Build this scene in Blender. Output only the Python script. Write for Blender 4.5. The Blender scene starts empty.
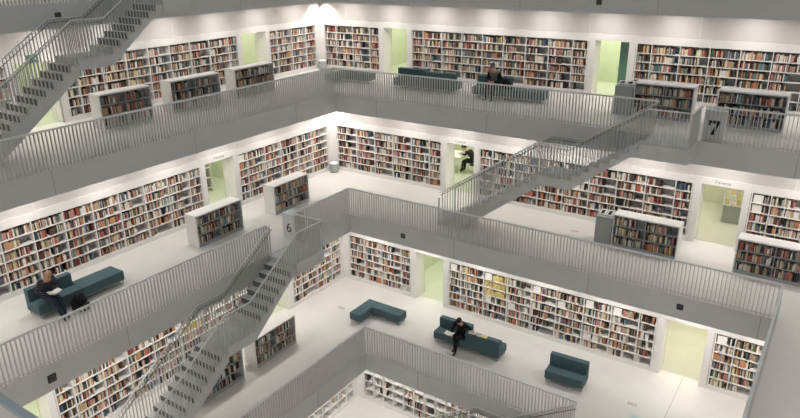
import bpy, bmesh, math, random
from mathutils import Vector, Matrix, Euler
RND = random.Random(7)
SC = bpy.context.scene
COL = SC.collection
PI = math.pi

# ------------------------------------------------------------------ materials
MATS = {}
def mat(name, rgb, rough=0.6, metal=0.0, noise=0.0, nscale=6.0, bump=0.0, spec=0.4):
    m = bpy.data.materials.new(name); m.use_nodes = True
    nt = m.node_tree; b = nt.nodes['Principled BSDF']
    b.inputs['Base Color'].default_value = (*rgb, 1); b.inputs['Roughness'].default_value = rough
    b.inputs['Metallic'].default_value = metal; b.inputs['Specular IOR Level'].default_value = spec
    if noise or bump:
        tc = nt.nodes.new('ShaderNodeTexCoord'); n = nt.nodes.new('ShaderNodeTexNoise')
        n.inputs['Scale'].default_value = nscale; n.inputs['Detail'].default_value = 4
        nt.links.new(tc.outputs['Object'], n.inputs['Vector'])
        if noise:
            r = nt.nodes.new('ShaderNodeValToRGB')
            lo = [max(0, c * (1 - noise)) for c in rgb]; hi = [min(1, c * (1 + noise)) for c in rgb]
            r.color_ramp.elements[0].color = (*lo, 1); r.color_ramp.elements[1].color = (*hi, 1)
            r.color_ramp.elements[0].position = .3; r.color_ramp.elements[1].position = .7
            nt.links.new(n.outputs['Fac'], r.inputs['Fac']); nt.links.new(r.outputs['Color'], b.inputs['Base Color'])
        if bump:
            bp = nt.nodes.new('ShaderNodeBump'); bp.inputs['Strength'].default_value = bump
            nt.links.new(n.outputs['Fac'], bp.inputs['Height']); nt.links.new(bp.outputs['Normal'], b.inputs['Normal'])
    MATS[name] = m
    return m

def seam_mat(name, rgb, rough, pitch, offs, seam, width, axes='XY', noise=.04):
    """painted concrete with fine joints at a regular pitch along world X and Y"""
    m = mat(name, rgb, rough, noise=noise, nscale=1.3)
    nt = m.node_tree; b = nt.nodes['Principled BSDF']
    src = b.inputs['Base Color'].links[0].from_socket
    tc = nt.nodes.new('ShaderNodeNewGeometry'); sep = nt.nodes.new('ShaderNodeSeparateXYZ')
    nt.links.new(tc.outputs['Position'], sep.inputs[0])
    prev = None
    for ax in axes:
        a = nt.nodes.new('ShaderNodeMath'); a.operation = 'ADD'; a.inputs[1].default_value = offs + 100 * pitch
        nt.links.new(sep.outputs[ax], a.inputs[0])
        d = nt.nodes.new('ShaderNodeMath'); d.operation = 'MODULO'; d.inputs[1].default_value = pitch
        nt.links.new(a.outputs[0], d.inputs[0])
        l = nt.nodes.new('ShaderNodeMath'); l.operation = 'LESS_THAN'; l.inputs[1].default_value = width
        nt.links.new(d.outputs[0], l.inputs[0])
        if prev is None: prev = l
        else:
            mx = nt.nodes.new('ShaderNodeMath'); mx.operation = 'MAXIMUM'
            nt.links.new(prev.outputs[0], mx.inputs[0]); nt.links.new(l.outputs[0], mx.inputs[1]); prev = mx
    mix = nt.nodes.new('ShaderNodeMix'); mix.data_type = 'RGBA'
    nt.links.new(prev.outputs[0], mix.inputs['Factor']); nt.links.new(src, mix.inputs[6])
    mix.inputs[7].default_value = (*seam, 1)
    nt.links.new(mix.outputs[2], b.inputs['Base Color'])
    return m

M_FLOOR = mat('pale_floor_coating', (.78, .755, .72), .42, noise=.03, nscale=1.3)
M_FLOORJ = seam_mat('pale_jointed_floor_coating', (.78, .755, .72), .42, 200, -11.45, (.45, .43, .40), .016, 'X', .03)
M_FASCIA = seam_mat('grey_gallery_edge', (.68, .685, .67), .7, 4.5, 0.2, (.42, .42, .41), .02, 'XY', .03)
M_CEIL = mat('white_ceiling_paint', (.78, .77, .75), .8, noise=.03, nscale=2)
M_WALLUP = seam_mat('upper_wall_plaster', (.62, .585, .57), .8, 3.7, 1.5, (.68, .65, .63), .06, 'XY', .03)
M_WHITE = mat('white_lacquer', (.80, .78, .76), .45, noise=.03, nscale=3)
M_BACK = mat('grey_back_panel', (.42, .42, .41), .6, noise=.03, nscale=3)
M_SHELF = mat('white_shelf_board', (.74, .73, .70), .5, noise=.03, nscale=3)
M_GREYCASE = mat('pale_grey_lacquer', (.40, .425, .42), .5, noise=.03, nscale=3)
M_RAIL = mat('grey_powder_coat', (.63, .64, .63), .45, metal=.0, noise=.03, nscale=8)
M_RAILTOP = mat('light_grey_powder_coat', (.82, .83, .82), .35, noise=.03, nscale=8)
M_STAIR = mat('grey_stair_concrete', (.68, .69, .68), .65, noise=.05, nscale=3)
M_HAND = mat('dark_steel_handrail', (.22, .215, .21), .4, metal=.2, noise=.05)
M_TEAL = mat('teal_felt', (.082, .140, .152), .9, noise=.12, nscale=40, bump=.15)
M_STEEL = mat('brushed_steel', (.5, .5, .48), .3, metal=.9, noise=.04)
M_BLACK = mat('black_plastic', (.012, .012, .013), .5, noise=.1)
M_GREEN = mat('lime_light_tint', (.64, .68, .51), .6, noise=.03, nscale=2)  # green light in the doorway rooms, put into their wall colour
M_GREENFL = mat('lime_light_floor_tint', (.63, .66, .53), .3, noise=.03, nscale=2)  # same green light tinted into the room floors and inner stair
M_YGREEN = mat('yellow_green_light_tint', (.63, .63, .49), .6, noise=.03, nscale=2)  # yellower room light put into the wall colour
M_YGREENFL = mat('yellow_green_light_floor_tint', (.62, .61, .51), .3, noise=.03, nscale=2)  # yellower room light put into the floor colour
M_DGLASS = mat('dark_green_glass', (.13, .26, .20), .15, noise=.04)
M_SIGNW = mat('sign_box_white', (.84, .85, .84), .5, noise=.02)
M_CYAN = mat('frosted_cyan_glass', (.72, .84, .85), .25, noise=.03)
M_CAP = mat('pale_blue_grey_cap', (.42, .50, .54), .4, noise=.03)
M_EXIT = mat('exit_sign_green', (.05, .20, .12), .4, noise=.05)
M_PAPER = mat('white_paper', (.85, .83, .78), .7, noise=.02)
M_SKIN = mat('skin', (.55, .30, .20), .55, noise=.06, nscale=12)
M_SKINP = mat('fair_skin', (.62, .38, .28), .55, noise=.06, nscale=12)
M_HAIRB = mat('black_hair', (.012, .010, .009), .6, noise=.2, nscale=60)
M_HAIRG = mat('greying_hair', (.16, .13, .10), .7, noise=.2, nscale=60)
M_BLKCLOTH = mat('black_cloth', (.010, .010, .011), .9, noise=.15, nscale=30)
M_DENIM = mat('dark_denim', (.022, .035, .055), .9, noise=.15, nscale=40)
M_GREYCLOTH = mat('grey_brown_cloth', (.20, .19, .165), .9, noise=.1, nscale=30)
M_SHOE = mat('dark_shoe', (.02, .018, .016), .5, noise=.1)
M_EYE = mat('eye_dark', (.01, .01, .01), .3, noise=.05)
M_LIP = mat('lip', (.40, .16, .13), .5, noise=.05)
def striped():
    m = mat('striped_knit', (.022, .020, .034), .9)
    nt = m.node_tree; b = nt.nodes['Principled BSDF']
    tc = nt.nodes.new('ShaderNodeTexCoord'); w = nt.nodes.new('ShaderNodeTexWave')
    w.bands_direction = 'Z'; w.inputs['Scale'].default_value = 5.0; w.inputs['Distortion'].default_value = .4
    r = nt.nodes.new('ShaderNodeValToRGB'); r.color_ramp.interpolation = 'CONSTANT'
    r.color_ramp.elements[0].color = (.020, .018, .030, 1); r.color_ramp.elements[1].color = (.16, .15, .17, 1)
    r.color_ramp.elements[1].position = .86
    nt.links.new(tc.outputs['Object'], w.inputs['Vector']); nt.links.new(w.outputs['Fac'], r.inputs['Fac'])
    nt.links.new(r.outputs['Color'], b.inputs['Base Color'])
    return m
M_STRIPE = striped()
BOOKCOL = [('black', (.02, .019, .02), 10), ('charcoal', (.07, .07, .075), 8), ('dark brown', (.10, .055, .035), 7), ('maroon', (.19, .05, .04), 5),
           ('red', (.46, .13, .09), 8), ('orange', (.58, .29, .14), 7), ('cream', (.68, .61, .49), 18), ('white', (.76, .74, .70), 16),
           ('grey', (.34, .34, .33), 9), ('tan', (.47, .34, .22), 15), ('blue', (.09, .14, .23), 4), ('teal', (.12, .21, .22), 4),
           ('green', (.10, .17, .08), 3), ('yellow', (.70, .58, .24), 2), ('pink', (.50, .23, .22), 5)]
M_BOOK = [mat('book_cover_' + n.replace(' ', '_'), c, .55, noise=.12, nscale=9) for n, c, w in BOOKCOL]
BNAME = [n for n, c, w in BOOKCOL]

# ------------------------------------------------------------------ mesh helpers
class MB:
    def __init__(s): s.v = []; s.f = []; s.m = []; s.mats = []
    def mi(s, m):
        if m not in s.mats: s.mats.append(m)
        return s.mats.index(m)
    def box(s, a, b, m, skip=()):
        x0, y0, z0 = a; x1, y1, z1 = b
        if x0 > x1: x0, x1 = x1, x0
        if y0 > y1: y0, y1 = y1, y0
        if z0 > z1: z0, z1 = z1, z0
        n = len(s.v)
        s.v += [(x0, y0, z0), (x1, y0, z0), (x1, y1, z0), (x0, y1, z0), (x0, y0, z1), (x1, y0, z1), (x1, y1, z1), (x0, y1, z1)]
        fs = {'b': (3, 2, 1, 0), 't': (4, 5, 6, 7), 'f': (0, 1, 5, 4), 'k': (2, 3, 7, 6), 'l': (3, 0, 4, 7), 'r': (1, 2, 6, 5)}
        k = s.mi(m) if not isinstance(m, dict) else None
        for key, f in fs.items():
            if key in skip: continue
            s.f.append(tuple(n + i for i in f)); s.m.append(k if k is not None else s.mi(m.get(key, m['*'])))
        return s
    def prism(s, prof, ax, c0, c1, m):
        """closed 2-D profile extruded along an axis; prof in the other two axes order (xz for y, yz for x, xy for z)"""
        n = len(s.v); N = len(prof); k = s.mi(m)
        for c in (c0, c1):
            for p, q in prof:
                s.v.append((p, c, q) if ax == 'y' else (c, p, q) if ax == 'x' else (p, q, c))
        s.f.append(tuple(n + i for i in range(N))); s.f.append(tuple(n + N + i for i in reversed(range(N)))); s.m += [k, k]
        for i in range(N):
            j = (i + 1) % N
            s.f.append((n + j, n + i, n + N + i, n + N + j)); s.m.append(k)
        return s
    def tube(s, pts, r, m, seg=8, r2=None, cap=True):
        pts = [Vector(p) for p in pts]; n = len(s.v); k = s.mi(m); up = Vector((0, 0, 1))
        for i, p in enumerate(pts):
            d = (pts[min(i + 1, len(pts) - 1)] - pts[max(i - 1, 0)]).normalized()
            a = d.cross(up); a = a.normalized() if a.length > 1e-3 else Vector((1, 0, 0)); b = d.cross(a).normalized()
            rr = r if r2 is None else r + (r2 - r) * i / max(1, len(pts) - 1)
            for q in range(seg):
                t = 2 * PI * q / seg; s.v.append(tuple(p + a * (rr * math.cos(t)) + b * (rr * math.sin(t))))
        for i in range(len(pts) - 1):
            for q in range(seg):
                w = (q + 1) % seg
                s.f.append((n + i * seg + q, n + i * seg + w, n + (i + 1) * seg + w, n + (i + 1) * seg + q)); s.m.append(k)
        if cap:
            s.f.append(tuple(n + q for q in reversed(range(seg)))); s.f.append(tuple(n + (len(pts) - 1) * seg + q for q in range(seg))); s.m += [k, k]
        return s
    def lathe(s, prof, m, seg=24, c=(0, 0, 0)):
        n = len(s.v); k = s.mi(m)
        for r, z in prof:
            for q in range(seg):
                t = 2 * PI * q / seg; s.v.append((c[0] + r * math.cos(t), c[1] + r * math.sin(t), c[2] + z))
        for i in range(len(prof) - 1):
            for q in range(seg):
                w = (q + 1) % seg
                s.f.append((n + i * seg + q, n + i * seg + w, n + (i + 1) * seg + w, n + (i + 1) * seg + q)); s.m.append(k)
        s.f.append(tuple(n + q for q in reversed(range(seg)))); s.f.append(tuple(n + (len(prof) - 1) * seg + q for q in range(seg))); s.m += [k, k]
        return s
    def mesh(s, name):
        me = bpy.data.meshes.new(name); me.from_pydata(s.v, [], s.f)
        for m in s.mats: me.materials.append(m)
        me.polygons.foreach_set('material_index', s.m); me.update()
        return me
    def build(s, name, parent=None, bevel=0, smooth=False, loc=None):
        me = s.mesh(name)
        bm = bmesh.new(); bm.from_mesh(me); bmesh.ops.recalc_face_normals(bm, faces=bm.faces); bm.to_mesh(me); bm.free()
        o = bpy.data.objects.new(name, me); COL.objects.link(o)
        if parent: o.parent = parent
        if loc: o.location = loc
        if smooth:
            for p in me.polygons: p.use_smooth = True
        if bevel:
            b = o.modifiers.new('soft_edge', 'BEVEL'); b.width = bevel; b.segments = 2; b.limit_method = 'ANGLE'
        return o

def tag(o, label, cat, group=None, kind=None):
    o['label'] = label; o['category'] = cat
    if group: o['group'] = group
    if kind: o['kind'] = kind
    return o
def thing(name, label, cat, loc=(0, 0, 0), rz=0, group=None):
    o = bpy.data.objects.new(name, None); COL.objects.link(o); o.empty_display_size = .2
    o.location = loc; o.rotation_euler = (0, 0, rz)
    return tag(o, label, cat, group)
def struct(o): o['kind'] = 'structure'; return o
def copy_tree(o, parent=None):
    c = o.copy(); COL.objects.link(c)
    if parent is not None: c.parent = parent
    for ch in list(o.children): copy_tree(ch, c)
    return c
def inst(o, parent, loc, rot=None):
    c = o.copy(); COL.objects.link(c); c.parent = parent; c.location = loc
    if rot: c.rotation_euler = rot
    return c
def T(rz, loc):
    return Matrix.Translation(loc) @ Matrix.Rotation(rz, 4, 'Z')

# ------------------------------------------------------------------ layout (metres; z=0 is the gallery marked 6)
ZL = {8: 7.6, 7: 3.8, 6: 0.0, 5: -3.8, 4: -7.6}
VX = {8: -4.4, 7: -2.10, 6: 0.0, 5: 2.23}                 # void corner: (VX, VY)
VY = {8: 4.2, 7: 2.04, 6: 0.0, 5: -2.23}
VE = {8: 17.9, 7: 15.7, 6: 13.6, 5: 11.4}                 # void far edge in x
VF = {8: -17.2, 7: -15.2, 6: -13.6, 5: -11.4}             # void near edge in y
WX = {8: -8.9, 7: -6.62, 6: -3.99, 5: -1.90, 4: .25}      # left wall plane
WY = {8: 8.9, 7: 6.66, 6: 3.99, 5: 1.88, 4: -.21}         # right wall plane
TH = .68
# camera (solved from the photograph)
CAM = Vector((14.0914, -17.5118, 8.7607)); FPX = 668.27
def camera():
    p, r, y = 1.2053, -.0116, .597
    R = Matrix.Rotation(y, 3, 'Z') @ Matrix.Rotation(p, 3, 'X') @ Matrix.Rotation(r, 3, 'Z')
    cd = bpy.data.cameras.new('camera'); co = bpy.data.objects.new('camera', cd); COL.objects.link(co)
    co.matrix_world = Matrix.Translation(CAM) @ R.to_4x4()
    cd.sensor_width = 36; cd.sensor_fit = 'HORIZONTAL'; cd.lens = FPX / 800 * 36; cd.clip_end = 300; cd.clip_start = .05
    SC.camera = co
    return R
RC = camera()
def px(P):
    q = RC.transposed() @ (Vector(P) - CAM)
    if q.z > -.05: return None
    return (400 + FPX * q.x / -q.z, 209 - FPX * q.y / -q.z)
def seen(P, mrg=4):
    q = px(P)
    return q is not None and -mrg < q[0] < 800 + mrg and -mrg < q[1] < 418 + mrg

# ------------------------------------------------------------------ slabs
def ring(L):
    z1 = ZL[L]; z0 = z1 - TH
    X0, X1 = WX[L] - 4.4, VE[L] + 8.5
    Y1, Y0 = WY[L] + 4.4, VF[L] - 8.5
    a, b, c, d = VX[L], VE[L], VF[L], VY[L]
    f = MB()
    vs = [(X0, Y0), (X1, Y0), (X1, Y1), (X0, Y1), (a, c), (b, c), (b, d), (a, d)]
    for z in (z0, z1):
        for x, y in vs: f.v.append((x, y, z))
    for i, j in ((0, 1), (1, 2), (2, 3), (3, 0)):
        f.f.append((8 + i, 8 + j, 8 + 4 + j, 8 + 4 + i)); f.m.append(f.mi(M_FLOORJ if L == 5 else M_FLOOR))
        f.f.append((4 + i, 4 + j, j, i)); f.m.append(f.mi(M_CEIL))
        f.f.append((i, j, 8 + j, 8 + i)); f.m.append(f.mi(M_FASCIA))
        f.f.append((4 + j, 4 + i, 8 + 4 + i, 8 + 4 + j)); f.m.append(f.mi(M_FASCIA))
    return struct(f.build('floor'))
for L in (8, 7, 6, 5): ring(L)
f = MB(); f.box((WX[4] - 4, VF[5] - 8, ZL[4] - .3), (VE[5] + 8, WY[4] + 4, ZL[4]), M_FLOOR); struct(f.build('floor'))
f = MB()                                                   # roof ring above the top gallery, open over the void
zc = ZL[8] + 3.12
for a, b in (((-14, 4.2), (28, 14)), ((-14, -27), (-4.4, 4.2)), ((17.9, -27), (28, 4.2)), ((-4.4, -27), (17.9, -17.2))):
    f.box((a[0], a[1], zc), (b[0], b[1], zc + .3), M_CEIL)
struct(f.build('ceiling'))

# ------------------------------------------------------------------ walls, doorways and built-in bookcases
LV = {8: 'uppermost', 7: 'top', 6: 'middle', 5: 'lower', 4: 'lowest'}
BOOKS = []          # (matrix, x0, w, z0, h, d0, depth, colour, place phrase, row, index)
ROWZ = [.15, .45, .75, 1.05, 1.35, 1.65]
ROWN = ['bottom', 'fifth', 'fourth', 'third', 'second', 'top']
TW = 0.03
def colour():
    return RND.choices(range(len(BOOKCOL)), [w for _, _, w in BOOKCOL])[0]

def fill_row(M, a, b, z, hmax, phrase, row, idx, dfront=.03, dmax=.2, dens=None, theme=None):
    """books standing on one shelf between two uprights"""
    dens = RND.choice([.55, .7, .8, .85, .9, .95, .98]) if dens is None else dens
    x = a + RND.uniform(.005, .04); end = a + (b - a) * dens; base = colour(); i = idx
    run = RND.randint(3, 9)
    while x < end - .03:
        w = RND.choice([.02, .025, .03, .03, .035, .04, .045, .055])
        if x + w > b - .006: break
        if run <= 0: base = colour(); run = RND.randint(2, 8); x += RND.choice([0, 0, 0, .03, .08])
        c = theme if theme is not None else (base if RND.random() < .30 else colour())
        h = min(hmax - .02, RND.uniform(.17, .255)); dep = RND.uniform(.13, dmax)
        if x + w > b - .006: break
        i += 1; run -= 1
        BOOKS.append((M, x, w, z, h, dfront + RND.uniform(0, .035), dep, c, phrase, row, i))
        x += w + .0015
    return i

def bookcase(L, side, us, phrase, rows=ROWZ, themes={}, dens=None, cards=()):
    """built-in wall bookcase; us = positions of its uprights along the wall"""
    w = WY[L] if side == 'R' else -WX[L]
    loc = (0, WY[L], ZL[L]) if side == 'R' else (WX[L], 0, ZL[L]); rz = 0 if side == 'R' else PI / 2
    root = thing('wall_bookcase', 'built-in white bookcase ' + phrase[0], 'bookcase', (0, 0, 0), 0, 'built-in bookcases along the walls')
    root.matrix_world = T(rz, loc)
    a, b = us[0], us[-1]; D = .32; top = 1.95
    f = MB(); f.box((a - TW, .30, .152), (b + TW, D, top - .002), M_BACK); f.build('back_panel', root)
    f = MB(); f.box((a - TW, 0, top), (b + TW, D, 2.198), M_WHITE); f.build('head_panel', root)
    f = MB(); f.box((a - TW, 0, 0.002), (b + TW, D, .15), M_WHITE); f.build('plinth', root)
    proto = None; M = T(rz, loc)
    for k, u in enumerate(us):
        t = .02 if 0 < k < len(us) - 1 else TW
        o = (MB().box((-t / 2 - .004, .001, .152), (t / 2 + .004, .299, top - .002), M_WHITE)).build('upright', root, loc=(u, 0, 0))
    for z in rows[1:]:
        MB().box((a, .006, z - .026), (b, .299, z), M_WHITE).build('shelf', root)
    hts = [rows[i + 1] - rows[i] - .026 for i in range(len(rows) - 1)] + [top - rows[-1]]
    for r, z in enumerate(rows):
        idx = 0
        for k in range(len(us) - 1):
            if (k, r) in cards: continue
            dn = dens
            if dn is None and r == 0: dn = RND.choice([.3, .6, .8, .9])
            idx = fill_row(M, us[k] + .016, us[k + 1] - .016, z, hts[r], phrase[1], ROWN[r] if len(rows) == 6 else r, idx, dens=dn, theme=themes.get((k, r))) if (k, r) not in themes else fill_row(M, us[k] + .016, us[k + 1] - .016, z, hts[r], phrase[1], ROWN[r], idx, dens=.97, theme=themes[(k, r)])
    for k, r in cards:                                     # white section cards stood on the shelf
        MB().box((us[k] + .05, .05, rows[r] + .002), (us[k] + .05 + .26, .065, rows[r] + .24), M_PAPER).build('section_card', root)
        fill_row(M, us[k] + .34, us[k + 1] - .016, rows[r], hts[r], phrase[1], ROWN[r] if len(rows) == 6 else r, 0, dens=.9, theme=themes.get((k, r)))
    return root

def wall(L, side, u0, u1, doors, cases, room=None):
    loc = (0, WY[L], ZL[L]) if side == 'R' else (WX[L], 0, ZL[L]); rz = 0 if side == 'R' else PI / 2
    f = MB(); H = 3.8 - TH
    f.box((u0, .06, 2.2), (u1, .42, H - .001), M_WALLUP)
    f.box((u0, .34, 0), (u1, .42, 2.2), M_WHITE) if not doors else None
    occ = sorted([(a, b, 'd') for a, b in doors] + [(c[0] - TW - .002, c[-1] + TW + .002, 'c') for c in cases])
    x = u0; kprev = ''
    for a, b, k in occ:
        if a > x + .001: f.box((x, 0, 0), (a, .6, 2.2), M_WHITE)
        if k == 'c' and doors: f.box((a, .34, 0), (b, .42, 2.2), M_WHITE)
        if k == 'd': f.box((a, 0, 1.98), (b, .6, 2.2), M_WHITE)
        x = b
    if x < u1: f.box((x, 0, 0), (u1, .6, 2.2), M_WHITE)
    o = f.build('wall_right' if side == 'R' else 'wall_left'); o.matrix_world = T(rz, loc); struct(o)
    for i, (a, b) in enumerate(doors):
        kind = (room or {}).get(i, 'g'); e = (room or {}).get(('ext', i), (1.0, 1.0, 3.4))
        gm, fm = (M_GREEN, M_GREENFL) if kind == 'g' else (M_YGREEN, M_YGREENFL)
        r = MB(); A, B, D = a - e[0], b + e[1], .6 + e[2]; t = .06; zt = 2.9
        r.box((A - t, D, 0), (B + t, D + t, zt), gm); r.box((A - t, .62, 0), (A, D, zt), gm); r.box((B, .62, 0), (B + t, D, zt), gm)
        r.box((A, .61, 0), (a, .65, zt), gm); r.box((b, .61, 0), (B, .65, zt), gm); r.box((a, .61, 1.98), (b, .65, zt), gm)
        r.box((A - t, .61, zt), (B + t, D + t, zt + .05), M_CEIL)
        o = r.build('wall_green'); o.matrix_world = T(rz, loc); struct(o)
        r = MB(); r.box((a, .3, 0.001), (b, .65, .004), fm); r.box((A, .65, .001), (B, D, .004), fm)
        o = r.build('floor_green'); o.matrix_world = T(rz, loc); struct(o)
        ld = bpy.data.lights.new('room_lamp', 'AREA'); ld.shape = 'RECTANGLE'; ld.size = (b - a) + e[0] + e[1] - .3; ld.size_y = 1.6
        ld.energy = ROOMW.get((L, side, i), 62); ld.color = (1, .98, .90)
        lo = bpy.data.objects.new('room_lamp', ld); COL.objects.link(lo)
        lo.matrix_world = T(rz, loc) @ Matrix.Translation(((A + B) / 2, .6 + e[2] * .5, zt - .03))
ROOMW = {(7, 'R', 1): 66, (6, 'R', 1): 78, (6, 'R', 0): 80, (5, 'R', 1): 72, (8, 'L', 0): 160}

G = .925
g = lambda a, n: [round(a + G * i, 3) for i in range(n)]
# top gallery (marked 7)
R7 = [[-6.42, -5.74, -4.8, -3.86, -3.35], [-1.64, -1.09] + g(-.18, 7) + [5.93], [7.66, 8.17] + g(9.10, 7) + [15.2]]
L7 = [sorted([6.28, 5.62, 4.7, 3.8, 3.33]), sorted([1.52, 1.04, .08, -.83, -1.75, -2.67, -3.58, -4.5, -5.4, -5.86]), sorted([-7.6, -8.1, -9.0, -9.93, -10.85, -11.8, -12.3])]
wall(7, 'R', WX[7] - .42, VE[7] + 4.3, [(-3.1, -1.9), (6.2, 7.4)], R7, {('ext', 1): (1.5, .6, 2.4)})
wall(7, 'L', VF[7] - 4, WY[7], sorted([(1.75, 3.1), (-7.35, -6.1)]), L7)
# middle gallery (marked 6)
R6 = [[-3.74, -2.70, -1.77, -.87, .04, .88, 1.42], [3.1, 3.62] + g(4.52, 7) + [10.57], [12.25, 12.77, 13.7, 14.6, 15.5, 16.0]]
L6 = [sorted([3.66, 2.67, 1.77, .83, -.03, -.94, -1.38]), sorted([-3.15, -3.65, -4.52, -5.44, -6.34, -7.24, -8.15, -9.07, -9.95, -10.5])]
wall(6, 'R', WX[6] - .42, VE[6] + 4.3, [(1.66, 2.86), (10.82, 12.02)], R6, {1: 'y', ('ext', 1): (2.4, 1.4, 3.6), 0: 'g', ('ext', 0): (2.2, 1.6, 3.6)})
wall(6, 'L', VF[6] - 4, WY[6], sorted([(-2.92, -1.62), (-12.1, -10.8)]), L6, {('ext', 1): (1.0, 2.0, 3.0)})
# lower gallery
R5 = [[-1.62, -.85, -.02, .92, 1.36], [3.06, 3.56, 4.48, 5.42, 6.32, 7.23, 8.17, 9.08, 9.96, 10.48], [12.18, 12.72, 13.65, 14.5, 15.0]]
L5 = [sorted([1.66, 1.1, .2, -.7, -1.2]), sorted([-3.0, -3.5, -4.45, -5.37, -6.3, -7.3, -8.2, -9.0, -9.9, -10.4])]
wall(5, 'R', WX[5] - .42, VE[5] + 4.3, [(1.6, 2.82), (10.74, 11.94)], R5, {1: 'y'})
wall(5, 'L', VF[5] - 4, WY[5], sorted([(-2.75, -1.45), (-11.85, -10.62)]), L5)
# lowest gallery
R4 = [[WX[4] + .28 + .46 * i for i in range(20)]]
L4 = [[WY[4] - .30 - .46 * i for i in range(12)][::-1]]
wall(4, 'R', WX[4] - .42, VE[5] + 2, [], R4)
wall(4, 'L', VF[5] - 2, WY[4], [], L4)
# uppermost gallery: plain wall with one green doorway
wall(8, 'L', VF[8] - 4, WY[8], [(-9.2, -7.0)], [])
wall(8, 'R', WX[8] - .42, VE[8] + 4, [], [])

for L in (8, 7, 6, 5):                                     # plain walls behind the near and the far right galleries
    f = MB(); f.box((VE[L] + 4, VF[L] - 4, ZL[L]), (VE[L] + 4.3, WY[L] - .002, ZL[L] + 3.8 - TH - .001), M_WALLUP); struct(f.build('wall_side'))
    f = MB(); f.box((WX[L] + .002, VF[L] - 4.3, ZL[L]), (VE[L] + 3.998, VF[L] - 4.002, ZL[L] + 3.8 - TH - .001), M_WALLUP); struct(f.build('wall_front'))
CARD5 = {(0, 5), (1, 4), (2, 3), (4, 5), (6, 5), (7, 3)}
ph = lambda a, b: (a, b)
bookcase(7, 'R', R7[0], ph('right of the corner on the gallery marked 7', 'corner bookcase, right wall, gallery 7'))
bookcase(7, 'R', R7[1], ph('between the two green doorways on the gallery marked 7', 'bookcase between doorways, gallery 7'))
bookcase(7, 'R', R7[2], ph('behind the low bookcases near the sign 7', 'wall bookcase behind the 7 sign'))
bookcase(7, 'L', L7[2], ph('beyond the ascending stair, past the exit sign, gallery marked 7', 'wall bookcase past exit sign'))
bookcase(7, 'L', L7[1], ph('on the left wall behind three low bookcases, gallery 7', 'left wall bookcase, gallery 7'))
bookcase(7, 'L', L7[0], ph('left of the bright corner on the gallery marked 7', 'left corner bookcase, gallery 7'))
bookcase(6, 'R', R6[0], ph('right of the bin in the middle gallery corner', 'bookcase right of bin, gallery 6'))
bookcase(6, 'R', R6[1], ph('behind the rising stair on the middle gallery', 'wall bookcase behind stair, gallery 6'))
bookcase(6, 'R', R6[2], ph('right of the display table doorway, middle gallery', 'wall bookcase right of display doorway'), cards={(0, 4), (0, 5)})
bookcase(6, 'L', L6[1], ph('on the left wall behind the seated bald reader', 'wall bookcase behind bald reader'))
bookcase(6, 'L', L6[0], ph('left of the bin in the middle gallery corner', 'bookcase left of bin, gallery 6'), cards={(0, 5)})
YEL = BNAME.index('yellow')
bookcase(5, 'R', R5[0], ph('in the corner behind the L-shaped bench, lower gallery', 'corner bookcase behind L-shaped bench'))
bookcase(5, 'R', R5[1], ph('with three yellow rows behind the reader in black', 'wall bookcase with yellow rows'), themes={(2, 5): YEL, (2, 4): YEL, (2, 3): YEL},
         cards={(0, 5), (2, 5), (2, 2), (3, 2), (4, 5), (5, 4), (6, 5), (7, 5), (6, 1)})
bookcase(5, 'R', R5[2], ph('right of the empty green doorway, lower gallery', 'wall bookcase right of green doorway'), cards={(0, 5)})
bookcase(5, 'L', L5[1], ph('on the left wall behind the long descending stair', 'wall bookcase behind descending stair'), themes={(5, 4): YEL})
bookcase(5, 'L', L5[0], ph('left of the lower gallery corner, behind the stair foot', 'left corner bookcase, lower gallery'))
R4Z = [.15, .51, .87, 1.23, 1.59]
bookcase(4, 'R', R4[0], ph('half empty at the bottom of the void, right wall', 'lowest right bookcase'), rows=R4Z, dens=None)
bookcase(4, 'L', L4[0], ph('half empty at the bottom of the void, left wall', 'lowest left bookcase'), rows=R4Z, dens=None)
# the lowest shelves are half empty: most cells cleared, a few white boxes left
keep = []
for bk in BOOKS:
    if bk[8].startswith('lowest'):
        cell = (round(bk[1] / .46), bk[9], bk[8])
        if random.Random(str(cell)).random() > .34: continue
    keep.append(bk)
BOOKS = keep

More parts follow.
